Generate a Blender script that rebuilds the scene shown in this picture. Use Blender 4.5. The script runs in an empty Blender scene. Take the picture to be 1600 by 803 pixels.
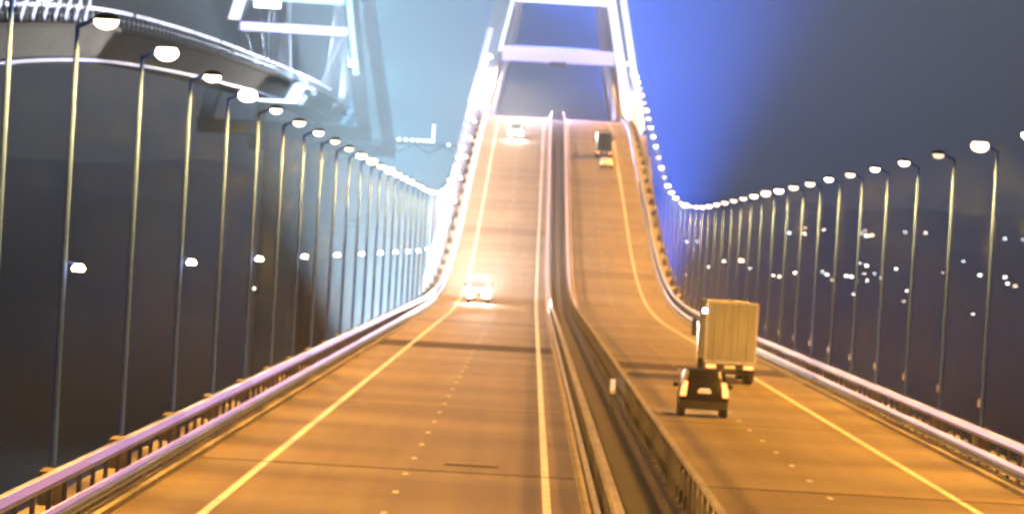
import bpy, bmesh, math, random
from mathutils import Vector, Matrix
from bisect import bisect_right
random.seed(7)
R = math.radians
sc = bpy.context.scene
col = sc.collection

# ------------------------------------------------------------------ camera
EYE = Vector((0.0, 0.0, 6.25))
FPX, IW, IH = 9600.0, 1600.0, 803.0
VPX, VPY, ROLL = 832.0, 383.0, R(3.3)
cam_d = bpy.data.cameras.new('camera')
cam_d.sensor_width = 36.0
cam_d.lens = FPX / IW * 36.0
cam_d.clip_start = 1.0
cam_d.clip_end = 30000.0
cam_d.dof.use_dof = True            # slightly soft long-lens focus, as in the photograph
cam_d.dof.focus_distance = 62.0
cam_d.dof.aperture_fstop = 5.4
cam = bpy.data.objects.new('camera', cam_d)
col.objects.link(cam)
def _cam_matrix():
    # image centre in un-rolled angles relative to the road direction (+Y)
    dx, dy = IW / 2 - VPX, IH / 2 - VPY
    u = dx * math.cos(ROLL) + dy * math.sin(ROLL)
    v = -dx * math.sin(ROLL) + dy * math.cos(ROLL)
    f = Vector((u / FPX, 1.0, -v / FPX)).normalized()
    r0 = f.cross(Vector((0, 0, 1))).normalized()
    u0 = r0.cross(f).normalized()
    rc = r0 * math.cos(ROLL) + u0 * math.sin(ROLL)
    uc = u0 * math.cos(ROLL) - r0 * math.sin(ROLL)
    m = Matrix((rc, uc, -f)).transposed().to_4x4()
    m.translation = EYE
    return m
cam.matrix_world = _cam_matrix()
sc.camera = cam

# ------------------------------------------------------------------ night sky, exposure
world = bpy.data.worlds.new('World')
sc.world = world
world.use_nodes = True
wn = world.node_tree.nodes; wl = world.node_tree.links
for n in list(wn): wn.remove(n)
wout = wn.new('ShaderNodeOutputWorld')
sky = wn.new('ShaderNodeTexSky'); sky.sky_type = 'NISHITA'; sky.sun_disc = False
sky.sun_elevation = R(-5.0); sky.sun_rotation = R(20.0)
bg1 = wn.new('ShaderNodeBackground'); bg1.inputs['Strength'].default_value = 0.008
bg2 = wn.new('ShaderNodeBackground'); bg2.inputs['Color'].default_value = (1.0, 1.0, 0.84, 1); bg2.inputs['Strength'].default_value = 0.078
add = wn.new('ShaderNodeAddShader')
wl.new(sky.outputs[0], bg1.inputs[0]); wl.new(bg1.outputs[0], add.inputs[0]); wl.new(bg2.outputs[0], add.inputs[1])
wl.new(add.outputs[0], wout.inputs['Surface'])
sc.view_settings.view_transform = 'Standard'
sc.view_settings.look = 'None'
sc.view_settings.exposure = 0.0
sc.view_settings.gamma = 1.0
sc.render.engine = 'CYCLES'
sc.cycles.max_bounces = 4
sc.cycles.volume_bounces = 0
sc.cycles.use_denoising = True
sc.cycles.filter_width = 1.9
sc.cycles.sample_clamp_indirect = 60.0

HAZE_DENSITY = 0.0002
LAMP_W = 28500.0
WASH_W = 9.0e5
FRONT_W = 1.0e6
FACE_W = 6.0e5
MIST_W = 6.0e7
CYAN_W, BLUE_W = 2.8e6, 3.4e7

# ------------------------------------------------------------------ profiles
def pchip(pts):
    xs = [p[0] for p in pts]; ys = [p[1] for p in pts]; n = len(xs)
    h = [xs[i+1]-xs[i] for i in range(n-1)]; d = [(ys[i+1]-ys[i])/h[i] for i in range(n-1)]
    m = [d[0]] + [0.0]*(n-2) + [d[-1]]
    for i in range(1, n-1):
        if d[i-1]*d[i] > 0:
            a, b = 2*h[i]+h[i-1], h[i]+2*h[i-1]
            m[i] = (a+b)/(a/d[i-1]+b/d[i])
    def f(x):
        x = min(max(x, xs[0]), xs[-1])
        i = min(max(bisect_right(xs, x)-1, 0), n-2)
        t = (x-xs[i])/h[i]
        return ((1+2*t)*(1-t)**2*ys[i] + t*(1-t)**2*h[i]*m[i] + t*t*(3-2*t)*ys[i+1] + t*t*(t-1)*h[i]*m[i+1])
    return f
zroad = pchip([(-60, 0), (530, 0), (612, .6), (681, 2.6), (736, 5.6), (802, 10.6), (914, 19.0), (1000, 25.0),
               (1040, 27.2), (1080, 28.6), (1130, 29.4), (1250, 30), (1400, 29.4), (1500, 28.5)])
zrail = pchip([(340, 17.6), (461, 22.1), (522, 24.3), (593, 26.3), (811, 30.0), (1171, 33.8), (1450, 35.0)])
Y0, Y1 = 20.0, 1460.0
def yrange(a, b, step):
    n = max(1, int(math.ceil((b-a)/step)))
    return [a+(b-a)*i/n for i in range(n+1)]
def ysteps(a, b):      # coarse where the road is straight, fine in the vertical curves
    out = [a]; y = a
    while y < b:
        y = min(b, y + (20 if y < 520 else 6)); out.append(y)
    return out

# ------------------------------------------------------------------ materials
def mat(name, rgb, rough=.6, metal=0.0, var=.18, scale=3.0, bump=0.0, streak=None, spec=None):
    m = bpy.data.materials.new(name); m.use_nodes = True
    nt = m.node_tree; b = nt.nodes['Principled BSDF']
    b.inputs['Roughness'].default_value = rough; b.inputs['Metallic'].default_value = metal
    if spec is not None: b.inputs['Specular IOR Level'].default_value = spec
    tc = nt.nodes.new('ShaderNodeTexCoord'); mp = nt.nodes.new('ShaderNodeMapping')
    nt.links.new(tc.outputs['Object'], mp.inputs['Vector'])
    if streak: mp.inputs['Scale'].default_value = streak
    no = nt.nodes.new('ShaderNodeTexNoise'); no.inputs['Scale'].default_value = scale; no.inputs['Detail'].default_value = 5
    nt.links.new(mp.outputs[0], no.inputs['Vector'])
    rp = nt.nodes.new('ShaderNodeValToRGB')
    rp.color_ramp.elements[0].position = .3; rp.color_ramp.elements[1].position = .7
    rp.color_ramp.elements[0].color = tuple(c*(1-var) for c in rgb)+(1,)
    rp.color_ramp.elements[1].color = tuple(min(1, c*(1+var)) for c in rgb)+(1,)
    nt.links.new(no.outputs['Fac'], rp.inputs[0]); nt.links.new(rp.outputs[0], b.inputs['Base Color'])
    if bump:
        bp = nt.nodes.new('ShaderNodeBump'); bp.inputs['Strength'].default_value = bump; bp.inputs['Distance'].default_value = .03
        nt.links.new(no.outputs['Fac'], bp.inputs['Height']); nt.links.new(bp.outputs[0], b.inputs['Normal'])
    return m
def emit(name, rgb, strength, sample=True):
    m = bpy.data.materials.new(name); m.use_nodes = True
    nt = m.node_tree; b = nt.nodes['Principled BSDF']
    b.inputs['Base Color'].default_value = tuple(min(1, c) for c in rgb)+(1,)
    b.inputs['Emission Color'].default_value = tuple(rgb)+(1,)
    b.inputs['Emission Strength'].default_value = strength
    if not sample: m.cycles.emission_sampling = 'NONE'
    return m
def asphalt():
    m = bpy.data.materials.new('asphalt'); m.use_nodes = True
    nt = m.node_tree; N = nt.nodes; L = nt.links; b = N['Principled BSDF']
    tc = N.new('ShaderNodeTexCoord')
    def noise(scale, s, detail=4):
        mp = N.new('ShaderNodeMapping'); mp.inputs['Scale'].default_value = s
        L.new(tc.outputs['Object'], mp.inputs['Vector'])
        n = N.new('ShaderNodeTexNoise'); n.inputs['Scale'].default_value = scale; n.inputs['Detail'].default_value = detail
        L.new(mp.outputs[0], n.inputs['Vector']); return n
    n1 = noise(1.0, (1.3, .012, 1))           # tyre tracks running along the road
    n2 = noise(1.0, (.045, .075, 1))           # broad uneven bands across it
    n3 = noise(9.0, (1, .3, 1))               # grain
    def mix(a, bb, fac, mode):
        x = N.new('ShaderNodeMix'); x.data_type = 'RGBA'; x.blend_type = mode
        x.inputs['Factor'].default_value = fac
        L.new(a, x.inputs['A']); L.new(bb, x.inputs['B']); return x.outputs['Result']
    def ramp(n, lo, hi, p0=.3, p1=.7):
        r = N.new('ShaderNodeValToRGB'); r.color_ramp.elements[0].position = p0; r.color_ramp.elements[1].position = p1
        r.color_ramp.elements[0].color = (*lo, 1); r.color_ramp.elements[1].color = (*hi, 1)
        L.new(n.outputs['Fac'], r.inputs[0]); return r.outputs[0]
    c = mix(ramp(n1, (.118, .100, .070), (.156, .136, .098)), ramp(n2, (.62, .59, .55), (1.05, 1.05, 1.05), .36, .64), .85, 'MULTIPLY')
    c = mix(c, ramp(n3, (.8, .8, .8), (1, 1, 1)), .7, 'MULTIPLY')
    L.new(c, b.inputs['Base Color']); b.inputs['Roughness'].default_value = .75; b.inputs['Specular IOR Level'].default_value = .2
    bp = N.new('ShaderNodeBump'); bp.inputs['Strength'].default_value = .25; bp.inputs['Distance'].default_value = .02
    L.new(n3.outputs['Fac'], bp.inputs['Height']); L.new(bp.outputs[0], b.inputs['Normal'])
    return m
M = dict(
    asphalt=asphalt(),
    concrete=mat('concrete', (.14, .135, .13), .8, scale=.6, var=.3, bump=.2),
    weathered=mat('weathered_concrete', (.05, .048, .047), .9, scale=.5, var=.35, bump=.2, spec=.1),
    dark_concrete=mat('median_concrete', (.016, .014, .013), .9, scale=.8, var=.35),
    kerb=mat('kerb_concrete', (.16, .15, .14), .85, scale=2, var=.3, streak=(1, .2, 1)),
    steel=mat('rail_paint', (.20, .25, .42), .42, .25, scale=2.0, var=.15, streak=(1, .15, 1)),
    dull=mat('dull_rail_paint', (.17, .17, .19), .75, 0, scale=2, var=.25, streak=(1, .15, 1), spec=.15),
    post=mat('post_steel', (.10, .11, .15), .7, .1, scale=4, var=.2),
    pole=mat('pole_blue_paint', (.075, .165, .58), .9, .0, scale=3, var=.15, spec=.05),
    head=mat('lamp_housing', (.10, .10, .11), .5, .3),
    dash=mat('worn_dash_paint', (.32, .31, .29), .7, scale=2, var=.4),
    dark_asphalt=mat('darker_asphalt', (.04, .032, .025), .9, scale=2, var=.25, bump=.2, spec=.04),
    mid_asphalt=mat('mid_tone_asphalt', (.088, .072, .055), .85, scale=2, var=.25, spec=.1),
    paint=mat('road_paint', (.44, .43, .42), .6, scale=1.2, var=.22, streak=(3, .5, 1)),
    joint=mat('joint_rubber', (.02, .018, .016), .9, 0, spec=.03),
    rubber=mat('tyre_rubber', (.015, .015, .016), .8),
    rim=mat('wheel_rim', (.35, .35, .36), .35, .9),
    suv=mat('dark_car_paint', (.008, .008, .010), .3, .0, var=.1, spec=.25),
    silver=mat('pale_car_paint', (.62, .62, .62), .3, .2, var=.05),
    van=mat('white_van_paint', (.72, .78, .84), .3, 0, var=.05),
    glass=mat('dark_glass', (.01, .012, .014), .08, 0, var=.05),
    trim=mat('black_plastic', (.02, .02, .02), .6),
    trailer=mat('trailer_panel', (.20, .22, .235), .6, .0, scale=.8, var=.2, streak=(1, 1, .3), spec=0),
    frame=mat('trailer_frame', (.45, .44, .42), .4, .6),
    cover=mat('dark_tarpaulin', (.02, .018, .022), .7, scale=2, var=.3),
    plate=mat('plate_white', (.8, .8, .78), .4),
    plate_ink=mat('plate_ink', (.02, .02, .02), .5),
    arch=mat('arch_paint', (.70, .72, .78), .45, .1, scale=.3, var=.08),
    rail_arch=mat('railway_arch_paint', (.12, .13, .15), .5, .1, scale=.3, var=.1),
    cable=mat('hanger_cable', (.45, .46, .5), .4, .6),
    water=mat('sea_water', (.006, .008, .010), .5, 0, scale=.05, var=.2, bump=.6, spec=.04),
    land=mat('shore_soil', (.035, .035, .03), .95, scale=.004, var=.4),
    white=mat('white_reflector', (.82, .82, .80), .35),
)
E = dict(
    lens=emit('lamp_glow', (1.0, .80, .58), 14),
    lens_strong=emit('lamp_glow_strong', (1.0, .84, .64), 30),
    lens_weak=emit('lamp_glow_weak', (1.0, .76, .50), 5),
    lens_dim=emit('lamp_glow_dim', (1.0, .74, .5), 1.6),
    small=emit('small_lamp_glow', (1.0, .84, .62), 16, False),
    led_white=emit('arch_lit_white', (.70, .76, 1.0), 1.9),  # floodlit look of ribs and beams, put in as emission
    lit_pale=emit('arch_lit_pale', (.72, .82, 1.0), 1.6),
    lit_cyan=emit('arch_lit_cyan', (.45, .78, 1.0), 1.3),
    lit_violet=emit('arch_lit_violet', (.62, .58, 1.0), 1.1),
    **{'rail_sheen_%d' % i: emit('rail_sheen_violet_%d' % i, c, p) for i, (c, p) in enumerate(zip(
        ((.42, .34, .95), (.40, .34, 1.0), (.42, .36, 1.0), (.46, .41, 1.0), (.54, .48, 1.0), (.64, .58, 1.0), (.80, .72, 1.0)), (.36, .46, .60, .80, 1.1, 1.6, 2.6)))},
    rail_sheen_dim=emit('rail_sheen_pale', (.80, .68, 1.0), .55),
    lit_beam=emit('arch_lit_beam', (.66, .62, 1.0), .7),
    led_and_lit_bars=emit('railway_led_and_lit_bars', (.72, .74, 1.0), 2.2),
    lit_blue=emit('railway_underside_lit', (.24, .25, .75), .28),
    flood=emit('flood_or_added_lens', (.85, .95, 1.0), 6),
    shore=emit('shore_lamp_glow', (1.0, .90, .78), 16, False),
    shore_warm=emit('shore_lamp_warm', (1.0, .74, .48), 9, False),
    shore_white=emit('shore_lamp_white', (.86, .95, 1.0), 12, False),
    head=emit('headlamp_glow', (1.0, .96, .86), 200),
    tail=emit('tail_lamp_glow', (1.0, .42, .20), 7.0),
    tail_hot=emit('tail_lamp_hot', (1.0, .30, .09), 3.4),
    marker=emit('marker_lamp_glow', (1.0, .90, .75), 25),
    plate_lamp=emit('plate_lamp_glow', (1.0, .95, .85), 1.0),
)

# ------------------------------------------------------------------ mesh helpers
def box(bm, x0, x1, y0, y1, z0, z1):
    v = [bm.verts.new(p) for p in ((x0,y0,z0),(x1,y0,z0),(x1,y1,z0),(x0,y1,z0),(x0,y0,z1),(x1,y0,z1),(x1,y1,z1),(x0,y1,z1))]
    for f in ((3,2,1,0),(4,5,6,7),(0,1,5,4),(1,2,6,5),(2,3,7,6),(3,0,4,7)): bm.faces.new([v[i] for i in f])
def bar(bm, p, q, w, h):            # box beam between two points
    p, q = Vector(p), Vector(q); d = (q-p).normalized()
    s = d.cross(Vector((0,0,1)))
    s = s.normalized() if s.length > 1e-4 else Vector((1,0,0))
    t = s.cross(d).normalized()
    a = [p+s*w/2*i+t*h/2*j for i, j in ((-1,-1),(1,-1),(1,1),(-1,1))]; b = [x+(q-p) for x in a]
    va = [bm.verts.new(x) for x in a]; vb = [bm.verts.new(x) for x in b]
    bm.faces.new(va); bm.faces.new(vb[::-1])
    for i in range(4): bm.faces.new((va[i], vb[i], vb[(i+1)%4], va[(i+1)%4]))
def loft(bm, rings, caps=True):
    vs = [[bm.verts.new(p) for p in r] for r in rings]; n = len(vs[0])
    for a, b in zip(vs, vs[1:]):
        for i in range(n): bm.faces.new((a[i], a[(i+1)%n], b[(i+1)%n], b[i]))
    if caps:
        bm.faces.new(vs[0][::-1]); bm.faces.new(vs[-1])
def sweep(bm, sec, zf, ys):         # section [(x,z)...] swept along the road
    loft(bm, [[(x, y, zf(y)+z) for x, z in sec] for y in ys])
def strip(bm, x0, x1, zf, ys, dz):  # flat sheet
    prev = None
    for y in ys:
        cur = (bm.verts.new((x0, y, zf(y)+dz)), bm.verts.new((x1, y, zf(y)+dz)))
        if prev: bm.faces.new((prev[0], prev[1], cur[1], cur[0]))
        prev = cur
def cyl(bm, c, r0, r1, h, n=10, axis='z'):
    rings = []
    for r, t in ((r0, 0), (r1, h)):
        ring = []
        for i in range(n):
            a = 2*math.pi*i/n; ca, sa = math.cos(a)*r, math.sin(a)*r
            ring.append({'z': (c[0]+ca, c[1]+sa, c[2]+t), 'x': (c[0]+t, c[1]+ca, c[2]+sa), 'y': (c[0]+sa, c[1]+t, c[2]+ca)}[axis])
        rings.append(ring)
    loft(bm, rings)
def rrect(x0, x1, y0, y1, r, z, n=3):    # rounded rectangle ring
    out = []
    for cx, cy, a0 in ((x1-r, y1-r, 0), (x0+r, y1-r, 90), (x0+r, y0+r, 180), (x1-r, y0+r, 270)):
        for i in range(n+1):
            a = R(a0+90*i/n); out.append((cx+r*math.cos(a), cy+r*math.sin(a), z))
    return out
def mesh(name, fn, smooth=False, bevel=0):
    bm = bmesh.new(); fn(bm)
    bmesh.ops.recalc_face_normals(bm, faces=bm.faces)
    if bevel:
        bmesh.ops.bevel(bm, geom=list(bm.edges), offset=bevel, segments=2, affect='EDGES', clamp_overlap=True)
    me = bpy.data.meshes.new(name); bm.to_mesh(me); bm.free()
    if smooth:
        for p in me.polygons: p.use_smooth = True
        try: me.set_sharp_from_angle(angle=R(35))
        except Exception: pass
    return me
def link(name, me, m=None, parent=None, loc=None):
    if m and not me.materials: me.materials.append(m)
    o = bpy.data.objects.new(name, me); col.objects.link(o)
    if parent: o.parent = parent
    if loc is not None: o.location = loc
    return o
def obj(name, fn, m, parent=None, smooth=False, bevel=0, loc=None):
    return link(name, mesh(name, fn, smooth, bevel), m, parent, loc)
def empty(name, loc=(0,0,0)):
    o = bpy.data.objects.new(name, None); col.objects.link(o); o.location = loc; o.empty_display_size = .5
    return o
def tag(o, label, cat, group=None):
    o['label'] = label; o['category'] = cat
    if group: o['group'] = group
    return o
def struct(o): o['kind'] = 'structure'; return o
ONES = 'first second third fourth fifth sixth seventh eighth ninth tenth eleventh twelfth thirteenth fourteenth fifteenth sixteenth seventeenth eighteenth nineteenth'.split()
TENS = {2: ('twenty', 'twentieth'), 3: ('thirty', 'thirtieth'), 4: ('forty', 'fortieth'), 5: ('fifty', 'fiftieth'), 6: ('sixty', 'sixtieth')}
def nth(n):
    if n < 20: return ONES[n-1]
    t, u = divmod(n, 10)
    return TENS[t][1] if u == 0 else TENS[t][0]+'-'+ONES[u-1]
def spot(name, parent, loc, direction, rgb, watts, angle, blend=.5, radius=.15):
    d = bpy.data.lights.new(name, 'SPOT'); d.energy = watts; d.color = rgb; d.spot_size = R(angle); d.spot_blend = blend; d.shadow_soft_size = radius
    o = bpy.data.objects.new(name, d); col.objects.link(o); o.parent = parent; o.location = loc
    o.rotation_euler = Vector(direction).to_track_quat('-Z', 'Y').to_euler()
    return o

# ------------------------------------------------------------------ sea and shore
def sea(bm):
    ys = yrange(-100, 8000, 300); xs = yrange(-3000, 3000, 300)
    g = [[bm.verts.new((x, y, -32)) for x in xs] for y in ys]
    for a, b in zip(g, g[1:]):
        for i in range(len(xs)-1): bm.faces.new((a[i], a[i+1], b[i+1], b[i]))
struct(obj('water', sea, M['water']))
def hland(x, y):
    t = max(0.0, (y-2500-120*math.sin(x*.004+1)-.15*abs(x))/3600)
    return -33.5 + 80*t**.85 + (7*math.sin(x*.011+y*.004)+5*math.sin(x*.023-y*.006+2))*min(1, t*3) + (1.5 if t > 0 else 0)
def land(bm):
    ys = yrange(2300, 7900, 80); xs = yrange(-2900, 2900, 80)
    g = [[bm.verts.new((x, y, hland(x, y))) for x in xs] for y in ys]
    for a, b in zip(g, g[1:]):
        for i in range(len(xs)-1): bm.faces.new((a[i], a[i+1], b[i+1], b[i]))
struct(obj('terrain', land, M['land'], smooth=True))

# ------------------------------------------------------------------ road bridge
ys_all = ysteps(Y0, Y1)
bridge = tag(empty('road_bridge', (2.75, Y0, 0)), 'long concrete and steel road bridge dipping then climbing steeply under the arch', 'bridge')
def local(fn):      # children of the bridge empty are modelled in world coordinates
    return fn
def reparent(o, p):
    o.parent = p; o.matrix_parent_inverse = Matrix.Translation(-p.location); return o
for x0, x1 in ((-10.5, 1.72), (4.3, 16.3)):
    reparent(obj('deck_slab', lambda bm: sweep(bm, [(x0, -.06), (x0, -.5), (x1, -.5), (x1, -.06)], zroad, ys_all), M['concrete']), bridge)
    reparent(obj('girder', lambda bm: sweep(bm, [(x0+2.2, -.5), (x0+3, -3.4), (x1-3, -3.4), (x1-2.2, -.5)], zroad, ys_all), M['concrete']), bridge)
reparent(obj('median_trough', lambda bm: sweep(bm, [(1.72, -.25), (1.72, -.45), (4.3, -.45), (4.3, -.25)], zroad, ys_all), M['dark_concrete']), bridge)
def pier(bm):
    z0 = -1.0
    for cx in (-4.4, 10.3): loft(bm, [rrect(cx-1.6, cx+1.6, -1.1, 1.1, .7, z) for z in (-33.0, -6)])
    box(bm, -8, 14, -1.4, 1.4, -6, -3.9)
for y in (40, 103, 166, 229, 292, 366, 429, 492, 555, 618, 681, 744, 807, 870, 933, 996, 1059):
    zt = zroad(y)
    def p(bm):
        for cx in (-4.4, 10.3): loft(bm, [rrect(cx-1.6, cx+1.6, y-1.1, y+1.1, .7, z) for z in (-33.0, zt-6)])
        box(bm, -8, 14, y-1.4, y+1.4, zt-6, zt-3.45)
    reparent(obj('pier', p, M['concrete'], smooth=True), bridge)

# two carriageways, each a sheet of asphalt with its paint and joints
ROADS = []
for nm, x0, x1 in (('road_left', -8.75, 1.55), ('road_right', 4.45, 14.15)):
    r = obj(nm, lambda bm: sweep(bm, [(x0, 0), (x0, -.05), (x1, -.05), (x1, 0)], zroad, ys_all), M['asphalt'])
    struct(r); ROADS.append(r)
for r, lines in ((ROADS[0], (-6.86, .70)), (ROADS[1], (4.72, 11.93))):
    for x in lines:
        obj('edge_line', lambda bm: strip(bm, x-.10, x+.10, zroad, ys_all, .004), M['paint'], r)
for r, x in ((ROADS[0], -3.02), (ROADS[1], 8.28)):
    for i in range(90):
        y = 30.5 + 12*i
        if y > 1090: break
        dash_ys = [y, y+.8, y+1.6]
        obj('lane_dash', lambda bm: strip(bm, x-.075, x+.075, zroad, dash_ys, .004), M['dash'], r)
for y in (103, 166, 229, 292, 366, 492, 618, 744, 870, 996):
    for r, x0, x1 in ((ROADS[0], -8.7, 1.5), (ROADS[1], 4.5, 14.1)):
        w = 1.3 if y == 366 else .5
        jw = [y, y+w]
        obj('expansion_joint', lambda bm: strip(bm, x0, x1, zroad, jw, .008), M['joint'], r)
# darker bands of asphalt across the carriageways
for r, x0, x1, ya, yb in ((ROADS[0], -8.74, 1.5, 356, 377), (ROADS[1], 4.5, 14.1, 327, 346),
                          (ROADS[0], -8.74, 1.5, 470, 484), (ROADS[1], 4.5, 14.1, 690, 704), (ROADS[0], -8.74, 1.5, 760, 772)):
    pys = yrange(ya, yb, 4)
    obj('asphalt_band', lambda bm: strip(bm, x0, x1, zroad, pys, .002), M['dark_asphalt'] if ya < 380 else M['mid_asphalt'], r)
# short repair joints seen on the near left carriageway
for x0, x1, y in ((-2.1, -.6, 171.0),):
    obj('patch_joint', lambda bm: strip(bm, x0, x1, zroad, [y, y+1.2], .007), M['joint'] if x0 > -3 else M['dash'], ROADS[0])
# kerbs
KERBS = []
for a, b in ((-10.3, -8.72), (1.52, 1.72), (4.3, 4.48), (14.12, 16.1)):
    k = obj('kerb', lambda bm: sweep(bm, [(a, -.05), (a, .13), (b, .13), (b, -.05)], zroad, ys_all), M['kerb'])
    struct(k); KERBS.append(k)

# ------------------------------------------------------------------ guard rails
post_me = None
def guardrail(x, side, label, sheen=(), paint='steel'):
    """side = +1: traffic on the +x side of the rail, -1: on the -x side"""
    g = tag(empty('guardrail', (x, 120, zroad(120))), label, 'guardrail', 'steel guardrails along the bridge')
    def P(name, fn, m): return reparent(obj(name, fn, m, smooth=True), g)
    xw = x + side*.19
    w = [(xw, .28), (xw+side*.07, .33), (xw+side*.07, .385), (xw+side*.012, .415), (xw+side*.07, .445), (xw+side*.07, .50), (xw, .56), (xw-side*.02, .56), (xw-side*.02, .28)]
    if side < 0: w = w[::-1]
    P('lower_rail', lambda bm: sweep(bm, w, zroad, ys_all), M[paint])
    P('top_rail', lambda bm: sweep(bm, [(x-.085, 1.18), (x-.06, 1.15), (x+.06, 1.15), (x+.085, 1.18), (x+.085, 1.24), (x+.06, 1.27), (x-.06, 1.27), (x-.085, 1.24)], zroad, ys_all), M[paint])
    P('middle_rail', lambda bm: sweep(bm, [(x+side*.06-.03, 1.0), (x+side*.06+.03, 1.0), (x+side*.06+.03, 1.06), (x+side*.06-.03, 1.06)], zroad, ys_all), M[paint])
    for a, b, m in sheen:  # arch light mirrored in the rails, put in as glowing strips
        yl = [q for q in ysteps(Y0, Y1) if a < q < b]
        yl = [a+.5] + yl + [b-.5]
        P('glow_strip', lambda bm: sweep(bm, [(x+side*.09, 1.10), (x+side*.115, 1.10), (x+side*.115, 1.29), (x+side*.09, 1.29)], zroad, yl), m)
        P('glow_strip', lambda bm: sweep(bm, [(xw+side*.02, .57), (xw+side*.06, .57), (xw+side*.06, .68), (xw+side*.02, .68)], zroad, yl), m)
    global post_me
    if post_me is None:
        def pm(bm):
            box(bm, -.05, .05, -.06, .06, 0, 1.15); box(bm, -.13, .13, -.13, .13, -.0, .02)
        post_me = mesh('post', pm)
    y = 96.0
    while y < 420:
        o = link('post', post_me, M['post'], None, (x, y, zroad(y)+.13-.13)); reparent(o, g); y += 4.0
    def rest(bm):
        yy = y
        while yy < Y1-2:
            z = zroad(yy); box(bm, x-.05, x+.05, yy-.06, yy+.06, z, z+1.15); yy += 4.0
    far = P('far_posts', rest, M['post']); far['kind'] = 'stuff'
    return g
guardrail(-9.15, 1, 'steel guardrail on the outer left edge of the bridge, glinting violet', tuple((a, b, E['rail_sheen_%d' % i]) for i, (a, b) in enumerate(((96, 130), (129, 165), (164, 205), (204, 260), (259, 330), (329, 430), (429, 1100))))) 
guardrail(1.98, -1, 'steel guardrail on the left side of the dark median', ((520, 1100, E['rail_sheen_dim']),), 'dull')
guardrail(4.02, 1, 'steel guardrail on the right side of the dark median', ((520, 1100, E['rail_sheen_dim']),), 'dull')
guardrail(14.6, -1, 'steel guardrail on the outer right edge of the bridge beside the truck', ((160, 480, E['rail_sheen_dim']),))
# white delineator clipped to the median rail
dl = tag(empty('delineator', (3.62, 252.0, -.25)), 'small white reflective delineator standing in the dark median', 'delineator')
obj('stake', lambda bm: box(bm, -.03, .03, -.03, .03, 0, 1.1), M['post'], dl)
obj('reflector', lambda bm: loft(bm, [rrect(-.11, .11, -.05, .0, .02, z) for z in (.62, .72, 1.12, 1.22)]), M['white'], dl, bevel=.008)

# ------------------------------------------------------------------ street lamps
def lamp_meshes():
    d = {}
    d['pedestal'] = mesh('pedestal', lambda bm: loft(bm, [rrect(-.26, .26, -.26, .26, .05, z) for z in (0, .72)] + [rrect(-.16, .16, -.16, .16, .05, .80)]), True)
    def pole(bm):
        n = 10
        loft(bm, [[(r*math.cos(2*math.pi*i/n), r*math.sin(2*math.pi*i/n), z) for i in range(n)] for z, r in ((.7, .078), (4, .068), (8, .055), (10.25, .046))])
    d['pole'] = mesh('pole', pole, True)
    d['arm'] = mesh('arm', lambda bm: bar(bm, (0, 0, 10.2), (.42, 0, 10.42), .09, .08))
    def ell(a0, a1, k, rx, ry, rz, n=14, m=7):
        rings = []
        for q in range(m+1):
            t = R(a0+(a1-a0)*q/m)
            rings.append([(.6+k*rx*math.cos(t)*math.cos(2*math.pi*i/n), k*ry*math.cos(t)*math.sin(2*math.pi*i/n), 10.36+k*rz*math.sin(t)) for i in range(n)])
        return rings
    d['head'] = mesh('lamp_head', lambda bm: loft(bm, ell(12, 86, 1.06, .28, .18, .17)), True)
    d['lens'] = mesh('lens', lambda bm: loft(bm, ell(-86, 40, 1.0, .28, .18, .19)), True)
    d['box'] = mesh('junction_box', lambda bm: box(bm, .07, .18, -.08, .08, 1.5, 1.78), bevel=.01)
    d['bracket'] = mesh('bracket', lambda bm: bar(bm, (.05, 0, 5.2), (.3, 0, 5.15), .05, .05))
    d['small'] = mesh('small_lamp', lambda bm: loft(bm, [rrect(.20, .42, -.08, .08, .03, 5.0), rrect(.16, .46, -.1, .1, .03, 5.06), rrect(.24, .40, -.06, .06, .03, 5.16)]), True)
    return d
LM = lamp_meshes()
lamp_light = bpy.data.lights.new('sodium_lamp', 'SPOT')
lamp_light.energy = LAMP_W; lamp_light.color = (1.0, .42, .06); lamp_light.spot_size = R(122); lamp_light.spot_blend = .6; lamp_light.shadow_soft_size = .7
LENSES = [E['lens'], E['lens'], E['lens_strong'], E['lens_weak'], E['lens_weak']]
pale_light = lamp_light.copy(); pale_light.name = 'glare_whitened_lamp'      # lamp light whitened on the left of the climb to imitate glare
pale_light.color = (1.0, .62, .44); pale_light.energy = LAMP_W*1.5
def street_lamp(x, y, side, label, extra, dim=None):
    """side=+1: arm reaches towards +x"""
    t = tag(empty('street_lamp', (x, y, zroad(y)+.13)), label, 'street lamp', 'street lamps along the bridge railings')
    if side < 0: t.rotation_euler.z = math.pi
    link('pedestal', LM['pedestal'], M['kerb'], t); link('pole', LM['pole'], M['pole'], t); link('arm', LM['arm'], M['pole'], t)
    h = link('lamp_head', LM['head'], M['head'], t); le = link('lens', LM['lens'], E['lens'], h)
    le.material_slots[0].link = 'OBJECT'; le.material_slots[0].material = random.choice(LENSES) if label.split()[0] != dim else E['lens_dim']
    q = .72+.42*random.random(); le.scale = (q, q, q); le.location = (.6*(1-q), 0, 10.40*(1-q))
    if side < 0: link('junction_box', LM['box'], M['white'], t)
    if extra:
        link('bracket', LM['bracket'], M['pole'], t); link('small_lamp', LM['small'], E['small'], t)
    l = bpy.data.objects.new('sodium_lamp', pale_light if (side > 0 and y > 620) else lamp_light); col.objects.link(l); l.parent = t
    l.location = (.6, 0, 10.08)
    l.rotation_euler = Vector((.42, 0, -1)).to_track_quat('-Z', 'Y').to_euler()
for k, y in enumerate([114.5] + [131+21.7*i for i in range(52)], 1):
    far = ' high on the climb' if y > 640 else ''
    street_lamp(-9.95, y, 1, f'{nth(k)} street lamp on the left railing{far}, counting away from the camera', k % 2 == 0)
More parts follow.
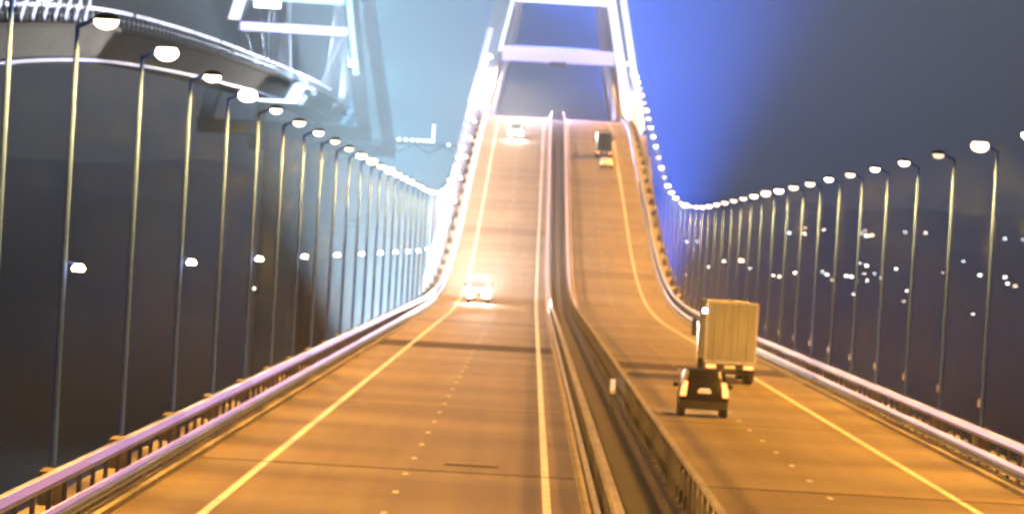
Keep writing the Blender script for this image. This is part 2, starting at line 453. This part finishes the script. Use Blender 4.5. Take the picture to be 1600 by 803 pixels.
for i in range(-5, 0):
    street_lamp(15.6, 209+21.3*i, -1, f'street lamp on the right railing, {nth(-i)} one nearer than the right edge of the picture', False)
for i in range(49):
    y = 209+21.3*i
    far = ' high on the climb' if y > 640 else ''
    street_lamp(15.6, y, -1, f'{nth(i+1)} street lamp on the right railing{far}, counting away from the camera', False, 'second')

# ------------------------------------------------------------------ arches
APEX, K = 78.0, 83.0/125**2
def arch_z(y): return APEX - K*(y-1200)**2
def arch_y(z, side=-1): return 1200 + side*math.sqrt(max(0, (APEX-z)/K))
def inner_half(z):
    return 12.3-(z-29)*.185 if z < 54 else max(4.6, 7.675-(z-54)*.12)
def arch(name, cx, label, wid, beams, strips, zmin=-5):
    t = tag(empty(name, (cx, 1075, -5)), label, 'arch', 'steel arches carrying the crossing')
    def P(nm, fn, m, parent=None, **kw):
        o = obj(nm, fn, m, **kw)
        if parent is None: return reparent(o, t)
        o.parent = parent; o.matrix_parent_inverse = parent.matrix_parent_inverse.copy()
        o.matrix_parent_inverse = (parent.parent.matrix_basis @ parent.matrix_parent_inverse @ parent.matrix_basis).inverted() if False else Matrix.Identity(4)
        return o
    ys = yrange(arch_y(zmin), arch_y(zmin, 1), 6)
    ribs = {}
    for s in (-1, 1):
        def ribf(bm):
            rings = []
            for y in ys:
                z = arch_z(y); dz = -2*K*(y-1200); n = Vector((0, -dz, 1)).normalized()*1.5
                i = inner_half(z); o = i+wid
                rings.append([(cx+s*i, y-n.y, z-n.z), (cx+s*o, y-n.y, z-n.z), (cx+s*o, y+n.y, z+n.z), (cx+s*i, y+n.y, z+n.z)])
            loft(bm, rings)
        ribs[s] = P('rib', ribf, M['arch'] if cx > 0 else M['rail_arch'])
    for s, off, w, z0, z1, m in strips:          # floodlit rib edges put in as glowing strips, near half only
        def st(bm):
            rings = []
            for y in yrange(arch_y(z0), arch_y(z1), 3):
                z = arch_z(y); dz = -2*K*(y-1200); n = Vector((0, -dz, 1)).normalized()
                i = inner_half(z)+off
                a, b = n*1.5, n*1.62
                # outer (upper-left) surface of the rib faces the camera
                rings.append([(cx+s*i, y+a.y, z+a.z), (cx+s*(i+w), y+a.y, z+a.z), (cx+s*(i+w), y+b.y, z+b.z), (cx+s*i, y+b.y, z+b.z)])
            loft(bm, rings)
        P('glow_strip', st, m, ribs[s])
    for z, side, h, m in beams:  # some beams glow: floodlight on them is put in as emission
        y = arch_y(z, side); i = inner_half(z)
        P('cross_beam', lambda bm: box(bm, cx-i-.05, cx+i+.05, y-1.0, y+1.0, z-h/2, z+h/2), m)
    return t, ribs, P
W, C, V, A = E['led_white'], E['lit_cyan'], E['lit_violet'], M['arch']  # W is floodlit white put in as emission
road_arch, rr, PR = arch('road_arch', 2.75, 'white lit steel arch with cross beams over the top of the road climb', 3.6,
    [(51.9, -1, 2.2, W), (40.8, -1, 2.6, E['lit_beam']), (46.6, 1, 1.6, A), (57.5, 1, 2.0, A), (65, -1, 2, A), (65, 1, 2, A), (74, -1, 2, A), (74, 1, 2, A)],
    [(1, 0.0, 1.6, 30, 74, W), (1, 2.5, 1.1, 26, 74, W), (-1, 0.0, .7, 40, 74, E['lit_pale']), (-1, 2.6, 1.0, 30, 44, V)])
rail_arch, lr, PL = arch('railway_arch', -45.6, 'hazy floodlit railway arch left of the road, white left rib', 2.4,
    [(49.6, -1, 2.7, E['lit_cyan']), (43.0, -1, 1.5, V), (57, 1, 1.8, A), (63, -1, 2, A), (65, 1, 2, A), (74, -1, 2, A), (74, 1, 2, A)],
    [(-1, 0.2, 2.1, 43, 74, W), (1, 0.2, 1.0, 34, 74, C)], 25.5)
# hangers
for P, cx, off, zf, ribw in ((PR, 2.75, 0, zroad, 3.6), (PL, -45.6, 0, zrail, 2.4)):
    for s in (-1, 1):
        for i in range(13):
            y = 1122+13*i
            zt = arch_z(y)-1.4; zb = zf(y)-.3
            if zt-zb < 2: continue
            xt = cx+s*(inner_half(arch_z(y))+.6); xb = cx+s*(11.9+1.0 if P is PR else 5.2)
            P('hanger', lambda bm: bar(bm, (xb, y, zb), (xt, y, zt), .16, .16), M['cable'])
# springing piers: under each foot of the road arch, one hammerhead under each end of the railway arch
for s_ in (-1, 1):
    for yy in (1075, 1325):
        PR('pier', lambda bm: loft(bm, [rrect(2.75+s_*19-3.0, 2.75+s_*19+3.0, yy-3.5, yy+3.5, 1.2, z) for z in (-33, -4)]), M['weathered'])
    ye = arch_y(25.5, s_)
    PL('end_beam', lambda bm: box(bm, -45.6-15.6, -45.6+15.6, ye-1.6, ye+1.6, 23.0, 25.6), M['weathered'])
    PL('pier', lambda bm: loft(bm, [rrect(-45.6-3.5, -45.6+3.5, ye-1.8, ye+1.8, 1.2, z) for z in (-33, 23.0)]), M['weathered'])
# flood lights around the arches, several of them added unseen for glow
def flood(P, arch_t, x, y, z, sx, sz, rgb, watts, direction, angle, glow=True, blend=.9, back=False):
    h = P('flood_or_added_light', lambda bm: box(bm, x-sx/2, x+sx/2, y, y+.7, z-sz/2, z+sz/2), M['head'])
    if glow: P('flood_or_added_lens', lambda bm: box(bm, x-sx/2+.1, x+sx/2-.1, y-.05, y-.005, z-sz/2+.1, z+sz/2-.1), E['flood'], h)
    l = spot('flood_beam', None, (x, y+1.4 if back else y-.6, z), direction, rgb, watts, angle, blend, 1.0)
    l.parent = arch_t; l.matrix_parent_inverse = Matrix.Translation(-arch_t.location)
flood(PL, rail_arch, -51.0, arch_y(49.6)-1.8, 49.0, 5.0, 4.6, (.80, .90, 1.0), FRONT_W, (-.1, -.75, .65), 120)
# big floodlight added on the right rib, its mist glow imitating lens glare
flood(PL, rail_arch, -34.2, arch_y(36)-3.0, 37.0, 1.6, 1.2, (.62, .80, 1.0), FACE_W, (.0, -1, .12), 116)
# unseen floods added behind the far ribs, aimed away to make the haze glow
for z, w in ((52, .25), (38, .25), (24, .2)):
    flood(PL, rail_arch, -45.6+inner_half(z)+1.2, arch_y(z, 1)+3.4, z, 1.4, 1.0, (.24, .74, 1.0), w*CYAN_W, (.12, .85, .35), 130, glow=False, back=True)
for z, w in ((54, .07), (40, .06)):
    flood(PR, road_arch, 2.75+inner_half(z)+1.8, arch_y(z, 1)+3.4, z, 1.4, 1.0, (.06, .17, 1.0), w*BLUE_W, (.15, .85, .35), 130, glow=False, back=True)
flood(PR, road_arch, 2.75, arch_y(57.5, 1)+1.6, 57.5, 1.4, 1.0, (.06, .15, 1.0), .05*BLUE_W, (0, .85, .2), 130, glow=False, back=True)
# hidden up-lights added low before and behind the arches to tint the mist
for P, T, x, z, rgb, w, ang, d in ((PL, rail_arch, -24.0, -27, (.52, .80, 1.0), .62*MIST_W, 66, (.0, -.06, 1)), (PL, rail_arch, -26.0, -30, (.26, .76, 1.0), 1.9*CYAN_W, 62, (.0, .1, 1)),
                                (PR, road_arch, 24.0, -20, (.035, .14, 1.0), 1.9*BLUE_W, 62, (-.02, .1, 1))):
    flood(P, T, x, 1400 if w > 1e6 and rgb[0] < .4 else 1045, z, 3, 2, rgb, w, d, ang, glow=False, back=True, blend=1.0)
# lavender down-light added under the first cross beam to tint the climb
flood(PR, road_arch, 2.75, arch_y(40.8)-1.9, 39.2, 3.0, .8, (.80, .62, 1.0), 2.5e5, (0, -.88, -.45), 60, glow=False)
# wash lights in front of the ribs
for P, T, cx, xs, zd, rgb, wk in ((PR, road_arch, 2.75, (-12.6, 18.1), 26.5, (.58, .58, 1.0), .2), (PL, rail_arch, -45.6, (-52.5, -38.7), 30.0, (.62, .82, 1.0), .25)):
    for x in xs:
        s_ = 1 if x > cx else -1
        flood(P, T, x, 1048.0, zd, .8, .7, rgb, WASH_W*wk, (.02*s_, .95, .28), 44, glow=False, back=True)
        flood(P, T, x, 1225.0, zd, .8, .7, rgb, WASH_W*.4*wk, (.0, .75, .5), 80, glow=False, back=True)

# ------------------------------------------------------------------ railway viaduct
RX = -45.6
rv = tag(empty('railway_viaduct', (RX, 400, zrail(400)-5.6)), 'dark railway viaduct with lit railing at the upper left, leading to its arch', 'viaduct')
ysr = yrange(345, 1450, 9)
def PV(nm, fn, m, parent=None, **kw):
    o = obj(nm, fn, m, **kw)
    if parent: o.parent = parent; return o
    return reparent(o, rv)
PV('girder', lambda bm: sweep(bm, [(RX-4.6, -1.9), (RX-3.2, -4.6), (RX+3.2, -4.6), (RX+4.6, -1.9)], zrail, ysr), M['weathered'])
PV('deck_slab', lambda bm: sweep(bm, [(RX-5.2, -1.5), (RX-5.2, -1.9), (RX+5.2, -1.9), (RX+5.2, -1.5)], zrail, ysr), M['weathered'])
PV('underside_glow', lambda bm: sweep(bm, [(RX+3.2, -4.62), (RX+3.2, -4.85), (RX+3.55, -4.85), (RX+3.55, -4.62)], zrail, yrange(345, 1000, 9)), E['lit_blue'])  # blue light on the lower girder edge, put in as a glowing strip
for s in (-1, 1):
    rl = PV('railing', lambda bm: (sweep(bm, [(RX+s*5-.06, -.1), (RX+s*5+.06, -.1), (RX+s*5+.06, .02), (RX+s*5-.06, .02)], zrail, ysr),
                                  sweep(bm, [(RX+s*5-.04, -.8), (RX+s*5+.04, -.8), (RX+s*5+.04, -.74), (RX+s*5-.04, -.74)], zrail, ysr)), M['steel'])
    for i, y in enumerate(yrange(380, 800, 7.0)):
        z = zrail(y); PV('railing_post', lambda bm: box(bm, RX+s*5-.07, RX+s*5+.07, y-.07, y+.07, z-1.5, z-.1), M['post'])
    if s > 0:
        for i, y in enumerate(yrange(440, 1180, 5.0)):
            z = zrail(y); ln = .9 + 1.6*random.random()
            if random.random() < .12 or 830 < y < 900: continue
            PV('railing_light', lambda bm: box(bm, RX+5.07, RX+5.17, y, y+ln*1.5, z-.12, z+.12), E['led_and_lit_bars'], rl)
        # approach truss at the far upper left, its lit bars put in as emission
        for i, y in enumerate(yrange(452, 540, 11)):
            z = zrail(y)
            PV('truss_diagonal', lambda bm: bar(bm, (RX+5.15, y, zrail(y)-1.3), (RX+5.15, y+5.5, zrail(y+5.5)+.6), .12, .14), E['led_and_lit_bars'], rl)
            PV('truss_diagonal', lambda bm: bar(bm, (RX+5.15, y+5.6, zrail(y+5.6)+.6), (RX+5.15, y+11, zrail(y+11)-1.3), .12, .14), M['steel'], rl)
for y in (410,):
    z = zrail(y)
    PV('pier', lambda bm: (loft(bm, [rrect(RX-1.7, RX+1.7, y-1.1, y+1.1, .8, q) for q in (-33, z-6.4)]), box(bm, RX-3.6, RX+3.6, y-1.5, y+1.5, z-6.4, z-4.65)), M['weathered'])

# service walkway with a mast between the two bridges
YW = 1262.0
wk = tag(empty('service_walkway', (-22, YW, 26)), 'short lit walkway with a mast between the two arches', 'walkway')
def PW(nm, fn, m): return reparent(obj(nm, fn, m), wk)
ZW = 26.0
PW('walkway_deck', lambda bm: box(bm, -41, -10, YW-.8, YW+.8, ZW-.6, ZW), M['post'])
PW('truss', lambda bm: [bar(bm, (-41+3.1*i, YW, ZW-.6 if i % 2 else ZW-2.2), (-41+3.1*(i+1), YW, ZW-2.2 if i % 2 else ZW-.6), .2, .2) for i in range(10)], M['post'])
PW('mast', lambda bm: cyl(bm, (-21.6, YW, ZW), .22, .1, 4.6), M['pole'])
for x in (-28.6, -27.2, -25.9, -24.7, -23.6, -22.6, -21.7): PW('walkway_light', lambda bm: box(bm, x-.28, x+.28, YW-.95, YW-.85, ZW+.1, ZW+.55), E['flood'])
PW('mast_light', lambda bm: box(bm, -21.85, -21.35, YW-.4, YW-.28, ZW+.8, ZW+3.8), E['led_and_lit_bars'])
PW('walkway_light', lambda bm: box(bm, -18.6, -18.2, YW-.95, YW-.85, ZW-.4, ZW), E['flood'])

# ------------------------------------------------------------------ vehicles
def wheel(parent, x, y, r, w):
    wh = obj('wheel', lambda bm: cyl(bm, (-w/2, 0, 0), r, r, w, 20, 'x'), M['rubber'], parent, smooth=True, loc=(x, y, r))
    obj('rim', lambda bm: cyl(bm, (-w/2-.012, 0, 0), r*.62, r*.62, w+.024, 16, 'x'), M['rim'], wh, smooth=True)
def quad(bm, pts, th=.02):
    """thin plate through four points, given thickness along its normal"""
    p = [Vector(q) for q in pts]; n = (p[1]-p[0]).cross(p[2]-p[0]).normalized()*th
    loft(bm, [p, [q+n for q in p]])
def place(name, loc, label, cat, heading=0, pitch=0, group=None):
    t = tag(empty(name, loc), label, cat, group); t.rotation_euler = (pitch, 0, heading); return t
def slope(y): return math.atan((zroad(y+2)-zroad(y-2))/4)

def suv(t, paint, L=4.5, hw=.95, H=1.72, tails=True, tall_tail=True, heads=None):
    """rear of the car at y=0, nose towards +y"""
    obj('body', lambda bm: loft(bm, [rrect(-hw+.1, hw-.1, .12, L-.12, .25, .30), rrect(-hw, hw, .02, L-.02, .3, .52), rrect(-hw, hw, 0, L, .3, .78),
                                     rrect(-hw+.03, hw-.03, .05, L-.1, .3, 1.0), rrect(-hw+.07, hw-.07, .08, L-.95, .3, 1.08)]), paint, t, smooth=True)
    obj('cabin', lambda bm: loft(bm, [rrect(-hw+.08, hw-.08, .09, L-1.1, .3, 1.075), rrect(-hw+.13, hw-.13, .24, L-1.7, .3, 1.5),
                                      rrect(-hw+.18, hw-.18, .34, L-2.05, .3, H-.05), rrect(-hw+.28, hw-.28, .46, L-2.2, .3, H)]), paint, t, smooth=True)
    obj('rear_window', lambda bm: quad(bm, [(-hw+.3, .145, 1.14), (hw-.3, .145, 1.14), (hw-.34, .245, 1.52), (-hw+.34, .245, 1.52)], -.035), M['glass'], t)
    obj('windscreen', lambda bm: quad(bm, [(hw-.25, L-1.16, 1.14), (-hw+.25, L-1.16, 1.14), (-hw+.32, L-1.66, 1.52), (hw-.32, L-1.66, 1.52)], -.025), M['glass'], t)
    for s in (-1, 1):
        obj('side_window', lambda bm: quad(bm, [(s*(hw-.085), .6, 1.13), (s*(hw-.085), L-1.5, 1.13), (s*(hw-.175), L-1.9, 1.5), (s*(hw-.175), .75, 1.5)], .02*(-s)), M['glass'], t)
        obj('mirror', lambda bm: loft(bm, [rrect(s*(hw+.09)-.11, s*(hw+.09)+.11, L-1.62, L-1.45, .04, z) for z in (1.08, 1.24)]), M['trim'], t)
        zz = (.86, 1.40) if tall_tail else (.82, 1.02)
        if tall_tail:
            obj('tail_lamp', lambda bm: loft(bm, [rrect(s*(hw-.13)-.11, s*(hw-.13)+.11, -.02, .2, .03, .80), rrect(s*(hw-.15)-.11, s*(hw-.15)+.11, -.02, .2, .03, 1.05), rrect(s*(hw-.22)-.08, s*(hw-.22)+.08, .1, .3, .03, 1.36)]), E['tail_hot'], t)
        else:
            obj('tail_lamp', lambda bm: box(bm, s*(hw-.2)-.16, s*(hw-.2)+.16, -.02, .1, .82, 1.0), E['tail_hot'], t)
        obj('headlamp', lambda bm: box(bm, s*(hw-.25)-.17, s*(hw-.25)+.17, L-.12, L+.01, .68, .84), E['marker'], t)
        for y in (.85, L-.85): wheel(t, s*(hw-.13), y, .36, .25)
    obj('rear_bumper', lambda bm: loft(bm, [rrect(-hw+.05, hw-.05, -.09, .3, .08, z) for z in (.34, .44, .62)]), M['trim'], t, smooth=True)
    pl = obj('number_plate', lambda bm: box(bm, -.26, .26, -.025, .0, .93, 1.05), M['plate'], t)
    obj('plate_lamp', lambda bm: box(bm, -.2, .2, -.06, -.01, 1.07, 1.10), E['plate_lamp'], pl)
    obj('rear_wiper', lambda bm: bar(bm, (0, .10, 1.14), (.3, .17, 1.3), .025, .02), M['trim'], t)
    for s in (-1, 1):
        spot('headlamp_beam', t, (s*(hw-.25), L+.05, .75), (0, 1, -.06), (1, .86, .62), 1500, 60, .8, .08)
s1 = place('dark_car', (6.95, 237, zroad(237)+.003), 'dark tall hatchback with bright tail lamps following the box truck', 'car')
suv(s1, M['suv'], H=1.84)

def semi(t, body, L=13.2, zt=4.0, zb=1.05, hw=1.25, tail=True):
    """rear at y=0, driving towards +y"""
    obj('trailer_box', lambda bm: box(bm, -hw, hw, 0, L, zb, zt), body, t, bevel=.03)
    obj('rear_frame', lambda bm: (box(bm, -hw-.03, -hw+.09, -.05, .05, zb-.1, zt+.03), box(bm, hw-.09, hw+.03, -.05, .05, zb-.1, zt+.03),
                                  box(bm, -hw+.09, hw-.09, -.05, .05, zt-.1, zt+.03), box(bm, -hw+.09, hw-.09, -.05, .05, zb-.1, zb+.08)), M['frame'], t)
    for s in (-1, 1):
        d = obj('rear_door', lambda bm: box(bm, min(s*.012, s*(hw-.1)), max(s*.012, s*(hw-.1)), -.035, -.002, zb+.1, zt-.12), body, t, bevel=.008)
        for f in (.3, .72): obj('lock_bar', lambda bm: cyl(bm, (s*(hw-.1)*f, -.06, zb+.05), .018, .018, zt-zb-.15, 8), M['frame'], d)
    obj('chassis', lambda bm: (box(bm, -.55, -.38, .3, L+1.5, .75, 1.0), box(bm, .38, .55, .3, L+1.5, .75, 1.0)), M['trim'], t)
    obj('under_guard', lambda bm: (box(bm, -1.15, 1.15, .15, .27, .45, .6), box(bm, -.6, -.5, .2, .4, .58, .8), box(bm, .5, .6, .2, .4, .58, .8)), M['trim'], t)
    obj('lamp_bar', lambda bm: box(bm, -1.2, 1.2, -.02, .12, .70, .93), M['trim'], t)
    for s in (-1, 1):
        obj('tail_lamp', lambda bm: box(bm, s*.93-.24, s*.93+.24, -.06, -.021, .73, .90), E['tail_hot'], t)
        obj('mud_flap', lambda bm: box(bm, s*.98-.27, s*.98+.27, .62, .65, .2, .75), M['rubber'], t)
        for y in (1.3, 2.6, 3.9): wheel(t, s*1.0, y, .5, .38)
        wheel(t, s*1.0, L-.4, .5, .5); wheel(t, s*1.02, L+2.6, .5, .32)
        obj('mirror', lambda bm: loft(bm, [rrect(s*1.42-.12, s*1.42+.12, L+2.75, L+2.95, .05, z) for z in (2.05, 2.95)]), M['trim'], t)
    obj('number_plate', lambda bm: box(bm, -.26, .26, -.04, -.021, .75, .87), M['plate'], t)
    obj('cab', lambda bm: loft(bm, [rrect(-1.2, 1.2, L+1.2, L+3.3, .2, .6), rrect(-1.22, 1.22, L+1.0, L+3.4, .25, 1.6), rrect(-1.2, 1.2, L+1.0, L+3.3, .25, 2.6), rrect(-1.1, 1.1, L+1.1, L+2.9, .3, 3.5)]), M['van'], t, smooth=True)
    for s in (-1, 1):
        spot('headlamp_beam', t, (s*.9, L+3.6, .9), (0, 1, -.06), (1, .86, .62), 2000, 60, .8, .08)
t1 = place('box_truck', (10.05, 303, zroad(303)+.003), 'pale box truck seen from behind in the right lane', 'truck')
semi(t1, M['trailer'])
obj('marker_lamp', lambda bm: box(bm, -1.46, -1.28, -.1, .05, 3.42, 3.62), E['marker'], t1)

t2 = place('dark_truck', (9.95, 926, zroad(926)+.02), 'dark covered truck near the top of the climb', 'truck', 0, slope(926))
semi(t2, M['cover'], L=8.0, zt=3.9, hw=1.12)
s2 = place('white_car', (10.15, 899, zroad(899)+.02), 'small pale car close behind the dark truck on the climb', 'car', 0, slope(899))
suv(s2, M['silver'], L=4.2, hw=.92, H=1.55, tall_tail=False)

def van(t, power):
    """front at y=0 facing the camera (-y)"""
    hw = 1.08
    obj('body', lambda bm: loft(bm, [rrect(-hw+.08, hw-.08, .05, 5.9, .2, .35), rrect(-hw, hw, 0, 6.0, .25, .6), rrect(-hw, hw, .05, 6.0, .25, 1.15), rrect(-hw+.03, hw-.03, .65, 6.0, .25, 1.42),
                                     rrect(-hw+.1, hw-.1, 1.35, 5.95, .25, 2.3), rrect(-hw+.22, hw-.22, 1.75, 5.85, .25, 2.62)]), M['van'], t, smooth=True)
    obj('windscreen', lambda bm: quad(bm, [(-hw+.2, .64, 1.46), (hw-.2, .64, 1.46), (hw-.27, 1.3, 2.24), (-hw+.27, 1.3, 2.24)], -.02), M['glass'], t)
    obj('grille', lambda bm: box(bm, -.5, .5, -.03, .1, .72, 1.0), M['trim'], t)
    obj('bumper', lambda bm: loft(bm, [rrect(-hw+.04, hw-.04, -.1, .25, .08, z) for z in (.34, .58)]), M['trim'], t)
    obj('number_plate', lambda bm: box(bm, -.26, .26, -.13, -.105, .42, .53), M['plate'], t)
    for s in (-1, 1):
        obj('headlamp', lambda bm: loft(bm, [rrect(s*.76-.28, s*.76+.28, -.06, .1, .04, .66), rrect(s*.76-.28, s*.76+.28, -.06, .1, .04, 1.10)]), E['head'], t)
        obj('mirror', lambda bm: loft(bm, [rrect(s*1.3-.16, s*1.3+.16, .9, 1.05, .05, z) for z in (1.5, 2.0)]), M['trim'], t)
        obj('side_window', lambda bm: quad(bm, [(s*(hw-.03), 1.2, 1.45), (s*(hw-.03), 2.4, 1.45), (s*(hw-.09), 2.4, 2.15), (s*(hw-.09), 1.6, 2.15)], -.02*s), M['glass'], t)
        for y in (1.0, 4.8): wheel(t, s*(hw-.13), y, .38, .27)
        spot('headlamp_beam', t, (s*.78, -.12, .88), (0, -.5, .866), (1, .95, .88), power, 122, .08, .12)
        spot('low_beam', t, (s*.78, -.12, .88), (0, -1, -.02), (1, .93, .8), 5000, 70, 1.0, .2)
v1 = place('white_van', (-4.9, 590, zroad(590)+.003), 'white van with glaring headlamps coming down at the dip', 'van', 0, slope(590))
van(v1, 280000)
v2 = place('white_van', (-3.7, 966, zroad(966)+.02), 'distant van with glaring headlamps just below the crest', 'van', 0, slope(966))
van(v2, 260000)

# ------------------------------------------------------------------ lights on the far shore
SH = [(1158,409,2.2),(1131,409,1),(1073,430,.9),(1107,418,.7),(1073,378,.7),(1089,378,.8),(1233,365,1.2),(1258,357,.9),(1257,366,1.2),(1287,360,1),
      (1345,365,1.2),(1352,361,1),(1354,370,1.6),(1362,369,1.5),(1343,412,.9),(1354,416,1.2),(1322,432,1.2),(1330,433,1.2),(1340,439,.8),(1355,439,.9),(1376,435,.7),
      (1400,421,1),(1414,364,.9),(1446,365,.9),(1417,455,.8),(1412,471,.8),(1505,409,.9),(1531,431,1.3),(1545,445,.8),(1570,374,1.1),(1570,434,1.2),(1574,444,1.1),
      (1586,448,1.3),(1520,491,.7),(1242,427,1.1),(1285,425,.8),(1292,430,1.1),(1300,438,.8),(1208,431,.9),(1218,433,.9),(1223,460,.8),(1333,460,.7),(1366,428,.7),(1350,428,.6),
      (1473,427,.6),(1598,375,.8),(1172,420,.7),(398,452,1.2)]
def shore_dir(px, py):
    dx, dy = px-VPX, py-VPY
    u = dx*math.cos(ROLL)+dy*math.sin(ROLL); v = -dx*math.sin(ROLL)+dy*math.cos(ROLL)
    return u/FPX, -v/FPX
lamp_parts = {}
for i, (px, py, s) in enumerate(sorted(SH)):
    a, e = shore_dir(px, py)
    y, hit = 2600.0, None
    hp = 9.0
    while y < 7000:
        z = 6.25+e*y
        if z < hland(a*y, y)+hp: hit = y; break
        y += 10
    if hit is None: hit = 5200.0
    y = hit; x = a*y; g = hland(x, y); h = max(6.0, 6.25+e*y-g)
    where = 'left of the bridge' if px < 700 else f'{nth(i)} from left, right of the bridge'
    t = tag(empty('shore_light', (x, y, g)), 'tiny pale light on the far dark shore, ' + where, 'distant light', 'scattered lights on the far shore')
    w = .75*s*y/3800
    obj('mast', lambda bm: cyl(bm, (0, 0, 0), .25, .12, h, 6), M['post'], t)
    obj('lamp_head', lambda bm: loft(bm, [rrect(-w, w, -.4, .4, .15, h), rrect(-w*1.05, w*1.05, -.45, .45, .15, h+w*.55), rrect(-w*.6, w*.6, -.3, .3, .15, h+w*.95)]), (E['shore'], E['shore'], E['shore_warm'], E['shore_white'])[i % 4], t)

# ------------------------------------------------------------------ haze over the strait
hz = obj('haze', lambda bm: box(bm, -3100, 3100, -160, 8100, -36, 112), None)
hz['kind'] = 'stuff'
hm = bpy.data.materials.new('haze_air'); hm.use_nodes = True
nt = hm.node_tree
for n in list(nt.nodes): nt.nodes.remove(n)
o = nt.nodes.new('ShaderNodeOutputMaterial'); pv = nt.nodes.new('ShaderNodeVolumePrincipled')
pv.inputs['Density'].default_value = HAZE_DENSITY; pv.inputs['Color'].default_value = (.93, .93, .95, 1); pv.inputs['Anisotropy'].default_value = 0.0
nt.links.new(pv.outputs[0], o.inputs['Volume'])
hz.data.materials.append(hm)
